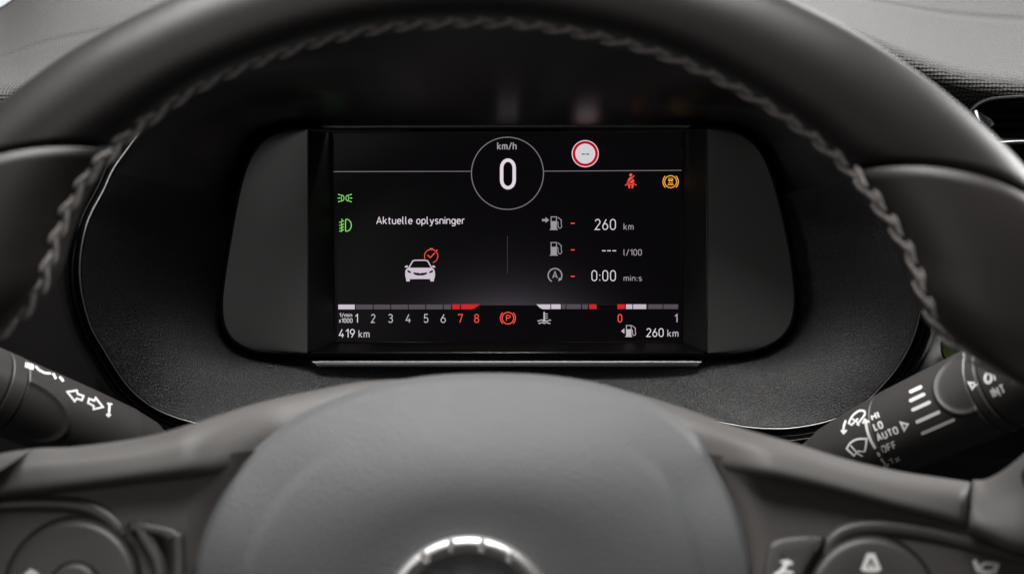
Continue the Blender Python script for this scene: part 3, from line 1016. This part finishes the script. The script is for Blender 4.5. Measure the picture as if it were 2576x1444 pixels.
low, high = capsule(102 * u, 6.6 * u, 4.5 * u), capsule(64 * u, 6.8 * u, -3.0 * u)
for s in range(nst):
    for row, me in ((0, low), (1, high)):
        dist = (s + .5 + (.42 if row else 0)) * step
        if dist > d[-1]:
            continue
        q = np.array([np.interp(dist, d, path[:, c_]) for c_ in range(6)])
        q2 = np.array([np.interp(min(d[-1], dist + step * .3), d, path[:, c_]) for c_ in range(3)])
        q1 = np.array([np.interp(max(0, dist - step * .3), d, path[:, c_]) for c_ in range(3)])
        T = Vector(q2 - q1).normalized()
        N = Vector(q[3:])
        N = (N - T * N.dot(T)).normalized()
        B = N.cross(T)
        # B points along the surface, away from the opening when its projection agrees with -N in the wheel plane
        if B.dot(Vector((-N.x, -2.0, -N.z))) < 0:
            B = -B
        ang = R(random.uniform(-3, 3) + (9 if row == 0 else -7))
        X_ = T * math.cos(ang) + B * math.sin(ang)
        Y_ = B * math.cos(ang) - T * math.sin(ang)
        pos = Vector(q[:3]) + N * (2.5 * u) + B * ((-6 if row == 0 else 8) * u)
        o = bpy.data.objects.new('stitch', me)
        COL.objects.link(o)
        Mx = Matrix((X_, Y_, X_.cross(Y_))).transposed().to_4x4()
        Mx.translation = pos
        o.parent = whl
        o.matrix_parent_inverse = whl.matrix_world.inverted()
        o.matrix_basis = Mx

# ---- spoke moulding running behind the pad from grip to grip
sp = [((-160, 1190), (-160, 1300)), ((0, 1146), (0, 1256)), ((90, 1128), (90, 1246)), ((200, 1122), (200, 1232)), ((370, 1097), (370, 1211)), ((500, 1060), (500, 1198)), ((640, 1016), (640, 1190)), ((800, 980), (800, 1230)), ((950, 957), (950, 1280)),
      ((1250, 948), (1250, 1290)), ((1420, 958), (1420, 1280)), ((1560, 980), (1560, 1230)), ((1700, 1020), (1700, 1185)), ((1850, 1072), (1850, 1192)), ((2000, 1115), (2000, 1218)), ((2120, 1152), (2120, 1246)), ((2250, 1183), (2250, 1282)), ((2380, 1203), (2380, 1316)), ((2440, 1212), (2430, 1332))]
C = crom([(*a, *b_) for a, b_ in sp], 10)
rings = []
N_ = len(C)
for q, s in enumerate(C):
    a, b_ = np.array(s[:2]), np.array(s[2:])
    e = math.sin(min(1, min(q + .5, N_ - q - .5) / 6) * math.pi / 2)
    mid, hv = (a + b_) / 2, (a - b_) / 2
    ring = []
    for k_ in range(36):
        th = 2 * math.pi * k_ / 36
        ct, stt = math.cos(th), math.sin(th)
        f = math.copysign(abs(ct) ** .8, ct)
        g = math.copysign(abs(stt) ** .8, stt)
        xy = mid + hv * f
        ring.append(P(xy[0], xy[1], .4680 + .024 * smoothstep(450, 740, mid[0]) * (1 - smoothstep(1660, 1950, mid[0])) + .006 * ct - .0115 * g * (0.75 + .25 * e)))
    rings.append(ring)
fix_normals(loft('spoke', rings, M['spoke'], whl, True, True, True))

# ---- light shoulders where the spokes run into the grips
for sec in ([((2446, 1206), (2438, 1336)), ((2480, 1205), (2490, 1362)), ((2530, 1178), (2560, 1392)), ((2590, 1128), (2640, 1400)), ((2660, 1060), (2740, 1380))],
            [((84, 1128), (-20, 1196)), ((40, 1134), (-60, 1230)), ((-30, 1142), (-110, 1262)), ((-100, 1120), (-200, 1270)), ((-170, 1060), (-290, 1240))]):
    C2 = crom([(*a, *b_) for a, b_ in sec], 8)
    rg2 = []
    for q, s_ in enumerate(C2):
        a, b_ = np.array(s_[:2]), np.array(s_[2:])
        mid, hv = (a + b_) / 2, (a - b_) / 2
        e = math.sin(min(1, (q + 1) / 5) * math.pi / 2)
        rg2.append([P(*(mid + hv * math.cos(th) * (.96 + .04 * e)), .4640 - .012 * q / len(C2) + .010 * math.cos(th) - .0120 * math.sin(th) * (.82 + .18 * e)) for th in np.linspace(0, 2 * math.pi, 32, endpoint=False)])
    fix_normals(loft('spoke_shoulder', rg2, M['spoke'], whl, True, True, True))

# ---- airbag cover
padpts = [(1240, 938), (1400, 946), (1540, 973), (1650, 1016), (1740, 1083), (1800, 1160), (1850, 1255), (1884, 1360), (1900, 1460), (1895, 1620), (1800, 1850), (1520, 2040), (1195, 2090),
          (880, 2040), (590, 1850), (484, 1620), (478, 1460), (500, 1360), (538, 1268), (592, 1183), (662, 1110), (752, 1045), (850, 1000), (960, 965), (1090, 944)]
pc = np.array((1188.0, 1560.0))
out = resample(crom(padpts, 14, True), 240, True)
side_ = smoothstep(990, 1200, out[:, 1])
De = .4590 + .003 * np.log1p(np.exp((.4825 - (out[:, 1] - 940) * .50 * U(.47) - .4590) / .003))
rings = [[P(x, y, d + .012) for (x, y), d in zip(out, De)]]
ts = np.r_[np.linspace(0, .05, 10), np.linspace(.06, .60, 60), np.linspace(.63, .98, 14)]
for t in ts:
    q = out + (pc - out) * t
    k_ = (1 - min(1, t / .54)) ** 2
    edge_ = .0045 * (1 - min(1, t / .035)) ** 2 
    cre_ = .0013 * (1 - float(smoothstep(.165, .215, t)))
    rings.append([P(x, y, .4500 + (d - .0050 - .4500) * k_ + edge_ + cre_ * sd) for (x, y), d, sd in zip(q, De, side_)])
pad = loft('airbag_cover', rings, M['pad'], whl, True, False, True)

# ---- round badge in the middle of the pad
bc = P(1180, 1571, .449)
ub = U(.449)
rg_ = []
for rr_, dd in ((224, .004), (224, .0), (220, -.0018), (212, -.0026), (202, -.0026), (196, -.0018), (188, .0002), (176, .0015), (170, .0022)):
    rg_.append([bc + Vector((math.cos(a) * rr_ * ub, dd, math.sin(a) * rr_ * ub)) for a in np.linspace(0, 2 * math.pi, 128, endpoint=False)])
loft('badge_ring', rg_, M['chrome'], whl)
dsk = [[bc + Vector((math.cos(a) * r_ * ub, dd, math.sin(a) * r_ * ub)) for a in np.linspace(0, 2 * math.pi, 96, endpoint=False)] for r_, dd in ((176, .0016), (120, .0012), (2, .0010))]
loft('badge_disc', dsk, M['pad'], whl, True, False, True)
for ch, ang in (('O', 122), ('P', 101.5), ('E', 80.5), ('L', 59)):
    st, W = layout(ch)
    V, F = [], []
    for q in st:
        pts = [((a - W / 2) * 26, (b_ - .5) * 24) for a, b_ in q]
        cl = math.hypot(pts[0][0] - pts[-1][0], pts[0][1] - pts[-1][1]) < 1e-3
        v, f = ribbon(pts, 5.5, cl)
        s = len(V)
        V += v
        F += [tuple(i + s for i in x) for x in f]
    t = R(ang)
    er_, et = Vector((math.cos(t), 0, math.sin(t))), Vector((math.sin(t), 0, -math.cos(t)))
    W3 = [bc + er_ * ((207 + v[1]) * ub) + et * (v[0] * ub) for v in V]
    nV = len(W3)
    V3 = [p + Vector((0, -.0042, 0)) for p in W3] + [p + Vector((0, -.002, 0)) for p in W3]
    F3 = list(F)
    for f in F:
        for i in range(len(f)):
            F3.append((f[i], f[(i + 1) % len(f)], f[(i + 1) % len(f)] + nV, f[i] + nV))
    mesh('badge_letter', V3, F3, M['chrome'], whl, smooth=False)


# ---- switch panels in the spokes
TILT = .30
PD = lambda y: .4625 - (y - 1220) * TILT * U(.46)


def panel(name, side):
    sxs, slo = [q[0][0] for q in sp], [.35 * q[0][1] + .65 * q[1][1] for q in sp]
    py = [1100, 1183, 1268, 1360, 1460, 1620, 1850]
    px_ = [672, 592, 538, 500, 478, 484, 590] if side < 0 else [1752, 1816, 1856, 1884, 1900, 1895, 1800]
    rows = []
    for t in np.linspace(0, 1, 24):
        row = []
        for k_ in np.linspace(0, 1, 24):
            xo = -260 if side < 0 else 2740
            x = xo + ((620 if side < 0 else 1790) - xo) * k_
            ya = np.interp(x, sxs, slo)
            y = ya + (1760 - ya) * t
            xe = np.interp(y, py, px_) - side * 4
            x = xo + (xe - xo) * k_
            row.append(P(x, y, PD(y) + .002 * smoothstep(.975, 1, k_)))
        rows.append(row)
    return loft(name, rows, M['switch'], whl, closed=False)


def dome_button(name, par, cx, cy, r, D, h, mt, n=96, dish=.0):
    us_ = U(D)
    c_ = P(cx, cy, D)
    rs = []
    for rr_, dd in ((1.0, .008), (1.0, -.55 * h), (.985, -.80 * h), (.955, -.94 * h), (.90, -h), (.6, -h * (1 - .3 * dish)), (.25, -h * (1 - .6 * dish)), (.02, -h * (1 - .6 * dish))):
        rs.append([c_ + Vector((math.cos(a) * r * rr_ * us_, dd + math.sin(a) * r * rr_ * us_ * TILT, math.sin(a) * r * rr_ * us_)) for a in np.linspace(0, 2 * math.pi, n, endpoint=False)])
    return loft(name, rs, mt, par, True, False, True)


def key_button(name, par, pts, D, h, mt):
    c_ = crom(pts, 8, True)
    ctr = c_.mean(0)
    rs = []
    for ins, dd in ((0, .008), (0, -.4 * h), (2.5, -.75 * h), (7, -.95 * h), (13, -h), (40, -h * .98)):
        t = np.roll(c_, -1, 0) - np.roll(c_, 1, 0)
        t /= np.linalg.norm(t, axis=1)[:, None]
        nn = np.stack([t[:, 1], -t[:, 0]], 1)
        s = np.sign(np.sum(nn * (c_ - ctr)))
        q = c_ - nn * s * ins
        rs.append([P(x, y, PD(y) + dd) for x, y in q])
    return fix_normals(loft(name, rs, mt, par, True, False, True))


pl = panel('switch_panel', -1)
pr = panel('switch_panel', 1)


def ridge(par, pts, r0):
    c_ = crom(pts, 8)
    pth = [P(x, y, PD(y) - .0002) for x, y in c_]
    n_ = len(pth)
    return tube('panel_ridge', pth, [r0 * (0.55 + .45 * math.sin(math.pi * min(1, (i + 1) / n_ * 1.05)) ** .4) for i in range(n_)], M['switch'], par, 14, flat=.8)


ridge(pl, [(-200, 1290), (-60, 1276), (60, 1268), (150, 1268), (215, 1276), (264, 1298), (296, 1326), (312, 1345)], .0024)
ridge(pr, [(2078, 1400), (2090, 1366), (2122, 1340), (2170, 1328), (2235, 1328), (2350, 1345), (2484, 1380), (2600, 1415)], .0024)
dome_button('button_groove', pl, 182, 1480, 177, PD(1480), .0006, M['black'])
b1 = dome_button('round_button', pl, 182, 1480, 169, PD(1480), .0040, M['button'], dish=.5)
dome_button('button_groove', pl, 187, 1482, 70, PD(1482) - .0028, .0012, M['black'])
b2 = dome_button('centre_button', pl, 187, 1482, 63, PD(1482) - .0028, .0024, M['button'])
key_button('key_button', pl, [(320, 1318), (345, 1308), (420, 1320), (452, 1337), (464, 1365), (462, 1560), (440, 1590), (395, 1580), (384, 1440), (358, 1380)], 0, .0042, M['button'])
dome_button('button_groove', pr, 2192, 1517, 171, PD(1517), .0006, M['black'])
b3 = dome_button('round_button', pr, 2192, 1517, 163, PD(1517), .0040, M['button'], dish=.5)
b4 = key_button('key_button', pr, [(1920, 1460), (1928, 1388), (1944, 1360), (1985, 1347), (2058, 1343), (2076, 1360), (2044, 1410), (2022, 1460), (2014, 1560), (1964, 1600), (1926, 1570)], 0, .0042, M['button'])
bbv = bvh_of(b1, b2, b3, b4, pl, pr)
Ink().poly([(2181, 1391), (2200, 1391), (2217, 1432), (2205, 1438), (2177, 1438), (2165, 1432)]).wrap('cone_icon', M['print'], pr, bbv)
Ink().stroke([(2182, 1426), (2190, 1406), (2200, 1426)], 5, sub=5).wrap('cone_icon_mark', M['button'], pr, bbv, .0003)
k = Ink().stroke([(1950, 1446), (1962, 1440), (1972, 1428), (1980, 1412)], 11, cap='round').stroke([(1968, 1412), (1990, 1416)], 8, cap='round').stroke([(1974, 1438), (1992, 1440)], 7, cap='round')
k.wrap('phone_icon', M['print'], pr, bbv)
k = Ink().stroke([(2452, 1412), (2460, 1432), (2478, 1440), (2502, 1436), (2508, 1420)], 11, cap='round').stroke([(2466, 1424), (2478, 1416), (2500, 1418)], 8, cap='round')
k.wrap('handset_icon', M['print'], pr, bbv)
Ink().stroke([(66, 1446), (78, 1436), (92, 1444)], 10, cap='round').wrap('arrow_mark', M['print'], pl, bbv)


# ================================================================== STALKS
def stalk_body(name, par, A, B, prof, mt, n=110, m=96, disp=None, caps=True):
    """turned lever between two layout points A,B=(x,y,D); prof: list of (s 0..1, radius in layout units at mid depth)"""
    a, b_ = P(*A), P(*B)
    ax = (b_ - a).normalized()
    side = ax.cross(Vector((0, 1, 0))).normalized()       # lies in the picture plane
    front = side.cross(ax).normalized()
    if front.y > 0:
        front, side = -front, -side
    um = U((A[2] + B[2]) / 2)
    s0, s1 = prof[0][0], prof[-1][0]
    rings = []
    for q in range(n + 1):
        s = s0 + (s1 - s0) * q / n
        r = np.interp(s, [p[0] for p in prof], [p[1] for p in prof])
        c_ = a + (b_ - a) * s
        ring = []
        for k_ in range(m):
            th = 2 * math.pi * k_ / m
            rr_ = r + (disp(s, math.degrees(th)) if disp else 0)
            ring.append(c_ + (front * math.cos(th) + side * math.sin(th)) * rr_ * um)
        rings.append(ring)
    return fix_normals(loft(name, rings, mt, par, True, caps, caps))


# left: turn-signal lever, runs from the column up to the left out of view
ts_ = empty('turn_signal_stalk', P(380, 1120, .62), 'black turn signal stalk with white arrow symbols, left of the wheel hub', 'stalk')
LA, LB = (-140, 930, .575), (430, 1165, .640)


def lscoop(s, th):
    th = (th + 180) % 360 - 180
    e = ((s - .10) / .19) ** 2 + ((th - 2) / 46) ** 2
    return (-5 * (1 - e) ** .6 if e < 1 else 0) + 4.0 * math.exp(-((e - 1.05) / .16) ** 2)


lb = stalk_body('lever_body', ts_, LA, LB, [(.25, 96), (.252, 99), (.55, 98), (.75, 94), (.86, 84), (.93, 66), (.97, 46), (1.0, 34)], M['stalk'], n=220, m=160, disp=lambda s, th: lscoop(s - .16, th))
lc = stalk_body('lever_collar', ts_, LA, LB, [(.185, 96), (.188, 100), (.243, 100), (.246, 96)], M['stalk'], n=40)
le = stalk_body('lever_end', ts_, LA, LB, [(-.12, 80), (-.1, 92), (0, 99), (.15, 100), (.178, 100), (.182, 96)], M['stalk'], n=60)
stalk_body('lever_core', ts_, LA, LB, [(-.1, 60), (.3, 78), (.6, 78)], M['black'], n=10)
lbv = bvh_of(lb, lc, le)
zl = Z(0, 900, 5.157)
f1 = 1 / (5.157 * 1.0466)
Ink().stroke(zs(zl, [(912, 680), (1040, 660), (1052, 706), (1132, 736), (1108, 792), (1040, 768), (1012, 806)]), 26 * f1, True, sub=4).wrap('arrow_symbol', M['print'], ts_, lbv)
Ink().stroke(zs(zl, [(1206, 772), (1276, 800), (1296, 762), (1396, 884), (1270, 914), (1268, 868), (1194, 828)]), 26 * f1, True, sub=4).wrap('arrow_symbol', M['print'], ts_, lbv)
k = Ink().stroke(zs(zl, [(1486, 850), (1476, 985)]), 32 * f1, sub=4, cap='round').stroke(zs(zl, [(1462, 840), (1512, 846)]), 24 * f1, sub=4, cap='round').stroke(zs(zl, [(1440, 978), (1472, 1012), (1502, 982)]), 24 * f1, sub=4)
k.wrap('lever_arrow', M['print'], ts_, lbv)
k = Ink()
for o_ in range(-30, 40, 12):
    k.stroke(zs(zl, [(340 - o_ * .1, 312 + o_), (455 - o_ * .1, 347 + o_)]), 13 * f1, sub=3)
k.wrap('light_symbol', M['print'], ts_, lbv)
k = Ink().stroke(zs(zl, [(486, 340), (530, 385), (600, 422), (676, 430)]), 30 * f1, sub=3, cap='round')
k.wrap('light_symbol', M['print'], ts_, lbv)
k = Ink().stroke(zs(zl, [(722, 440), (752, 490)]), 34 * f1, sub=3, cap='round').stroke(zs(zl, [(815, 485), (850, 525)]), 36 * f1, sub=3, cap='round')
k.wrap('light_symbol', M['print'], ts_, lbv)

# right: wiper lever with interval dial
ws = empty('wiper_stalk', P(2080, 1170, .63), 'black wiper stalk with white AUTO and OFF print, right of the wheel hub', 'stalk')
RA, RB = (2030, 1188, .650), (2560, 948, .575)


def rscoop(s, th):
    th = (th + 180) % 360 - 180
    e = ((s - .880) / .105) ** 2 + ((th + 40) / 40) ** 2
    return (-6 * (1 - e) ** .6 if e < 1 else 0) + 4.0 * math.exp(-((e - 1.05) / .16) ** 2)


wb = stalk_body('lever_body', ws, RA, RB, [(0, 60), (.06, 74), (.14, 86), (.145, 89), (.30, 100), (.462, 106), (.466, 103)], M['stalk'], n=120)
wd_ = stalk_body('interval_dial', ws, RA, RB, [(.468, 103), (.472, 107), (.70, 110), (.893, 112), (.900, 107)], M['stalk'], n=180, m=160, disp=rscoop)
wc_ = stalk_body('lever_collar', ws, RA, RB, [(.903, 106), (.907, 109), (.938, 110), (.944, 104)], M['stalk'], n=40)
we = stalk_body('lever_end', ws, RA, RB, [(.947, 100), (.951, 106), (1.08, 106), (1.14, 100), (1.20, 82), (1.24, 50)], M['stalk'], n=60)
stalk_body('lever_core', ws, RA, RB, [(.05, 50), (.2, 74), (1.0, 84)], M['black'], n=10)
rbv = bvh_of(wb, wd_, wc_, we)
zr = Z(2170, 900, 3.8)
f2 = 1 / (3.8 * 1.0466)
for a, b_ in (((868, 498), (966, 452)), ((868, 586), (998, 524)), ((890, 678), (1052, 604)), ((932, 798), (1146, 702)), ((986, 912), (1294, 778))):
    Ink().stroke(zs(zr, [a, b_]), 36 * f2, sub=4, cap='round').wrap('dial_bar', M['print'], ws, rbv)


def rtext(name, s, ox, oy, wdt, ht, ang, wd2=17, skew=0.0):
    wd2 *= .85
    ca, sa = math.cos(R(ang)), math.sin(R(ang))
    def fr(x, y):
        x2 = x - skew * y
        return zr(ox + x2 * ca + y * sa, oy - x2 * sa + y * ca)
    q = Ink()
    st, W = layout(s, .30)
    sx_ = (wdt - wd2) / W
    for g in st:
        pts = [fr(wd2 / 2 + a * sx_, -wd2 / 2 - b_ * (ht - wd2)) for a, b_ in g]
        cl = len(pts) > 3 and math.hypot(pts[0][0] - pts[-1][0], pts[0][1] - pts[-1][1]) < 1e-3
        q.stroke(pts, wd2 * f2, cl, sub=3)
    q.wrap(name, M['print'], ws, rbv)


rtext('label_text', 'HI', 482, 790, 86, 74, 20, 20)
rtext('label_text', 'LO', 508, 893, 100, 80, 20, 20)
rtext('label_text', 'AUTO', 540, 1000, 232, 82, 22, 20)
rtext('label_text', 'OFF', 588, 1118, 160, 82, 22, 20)
rtext('label_text', '1x', 662, 1236, 120, 74, 24, 18)
Ink().stroke(zs(zr, [(768, 806), (838, 822), (802, 884)]), 20 * f2, True, sub=4).wrap('pointer_mark', M['print'], ws, rbv)
k = Ink().stroke(zs(zr, crom([(418, 800), (432, 880), (462, 970), (508, 1056)], 5)), 28 * f2, sub=5, cap='round').stroke(zs(zr, [(392, 808), (408, 776), (442, 798)]), 22 * f2, sub=4, cap='round')
k.wrap('lever_arrow', M['print'], ws, rbv)
k = Ink().stroke(zs(zr, crom([(216, 792), (200, 840), (194, 890)], 5)), 24 * f2, sub=5, cap='round').stroke(zs(zr, [(176, 888), (196, 914), (222, 886)]), 20 * f2, sub=4, cap='round')
k.wrap('lever_arrow', M['print'], ws, rbv)
k = Ink().stroke(zs(zr, [(540, 1112), (552, 1134)]), 28 * f2, sub=4, cap='round').stroke(zs(zr, [(574, 1170), (620, 1236)]), 24 * f2, sub=4, cap='round').stroke(zs(zr, [(596, 1246), (630, 1256), (640, 1218)]), 20 * f2, sub=4, cap='round')
k.wrap('lever_arrow', M['print'], ws, rbv)
k = Ink().stroke(zs(zr, [(226, 1066)] + [tuple(p) for p in crom([(226, 1066), (270, 1004), (340, 970), (426, 968)], 4)] + [(420, 1030), (408, 1096)]), 22 * f2, sub=4)
k.stroke(zs(zr, [(226, 1066), (300, 1136)]), 22 * f2, sub=4, cap='round').stroke(zs(zr, [(272, 1040), (330, 1110), (380, 1140)]), 18 * f2, sub=4, cap='round').stroke(zs(zr, [(300, 1136), (336, 1090), (408, 1096)]), 16 * f2, sub=4)
k.wrap('wiper_symbol', M['print'], ws, rbv)
k = Ink().stroke(zs(zr, [tuple(p) for p in crom([(246, 812), (286, 740), (350, 690), (404, 694), (408, 730)], 4)] + [(372, 776), (330, 832)]), 20 * f2, sub=4)
k.stroke(zs(zr, [(246, 812), (276, 830), (336, 770)]), 18 * f2, sub=4, cap='round').stroke(zs(zr, [(286, 770), (330, 800), (350, 834)]), 16 * f2, sub=4, cap='round')
k.wrap('wiper_symbol', M['print'], ws, rbv)
Ink().stroke(zs(zr, [(1450, 408), (1524, 412), (1484, 466)]), 24 * f2, True, sub=4).wrap('pointer_mark', M['print'], ws, rbv)
k = Ink().stroke(zs(zr, arc(1642, 362, 32, 46, 0, 360, 26)), 30 * f2, True, sub=4).stroke(zs(zr, [(1700, 330), (1714, 384)]), 16 * f2, sub=4)
k.wrap('label_text', M['print'], ws, rbv)
rtext('label_text', 'INT', 1694, 566, 150, 100, 24, 24)

# ================================================================== COLUMN COVER between the stalks, behind the hub
colm = empty('column_cover', P(1260, 1300, .62), 'black steering column cover behind the wheel hub and stalks', 'column cover')
colm['kind'] = 'thing'
cv = []
for D, sc_ in ((.505, .55), (.52, .80), (.55, .92), (.60, .98), (.66, 1.0), (.74, 1.02)):
    cv.append([P(1240 + 900 * sc_ * math.copysign(abs(math.cos(a)) ** .7, math.cos(a)), 1560 + 400 * sc_ * math.copysign(abs(math.sin(a)) ** .7, math.sin(a)), D) for a in np.linspace(0, 2 * math.pi, 96, endpoint=False)])
fix_normals(loft('cover', cv, M['black'], colm, True, True, False))
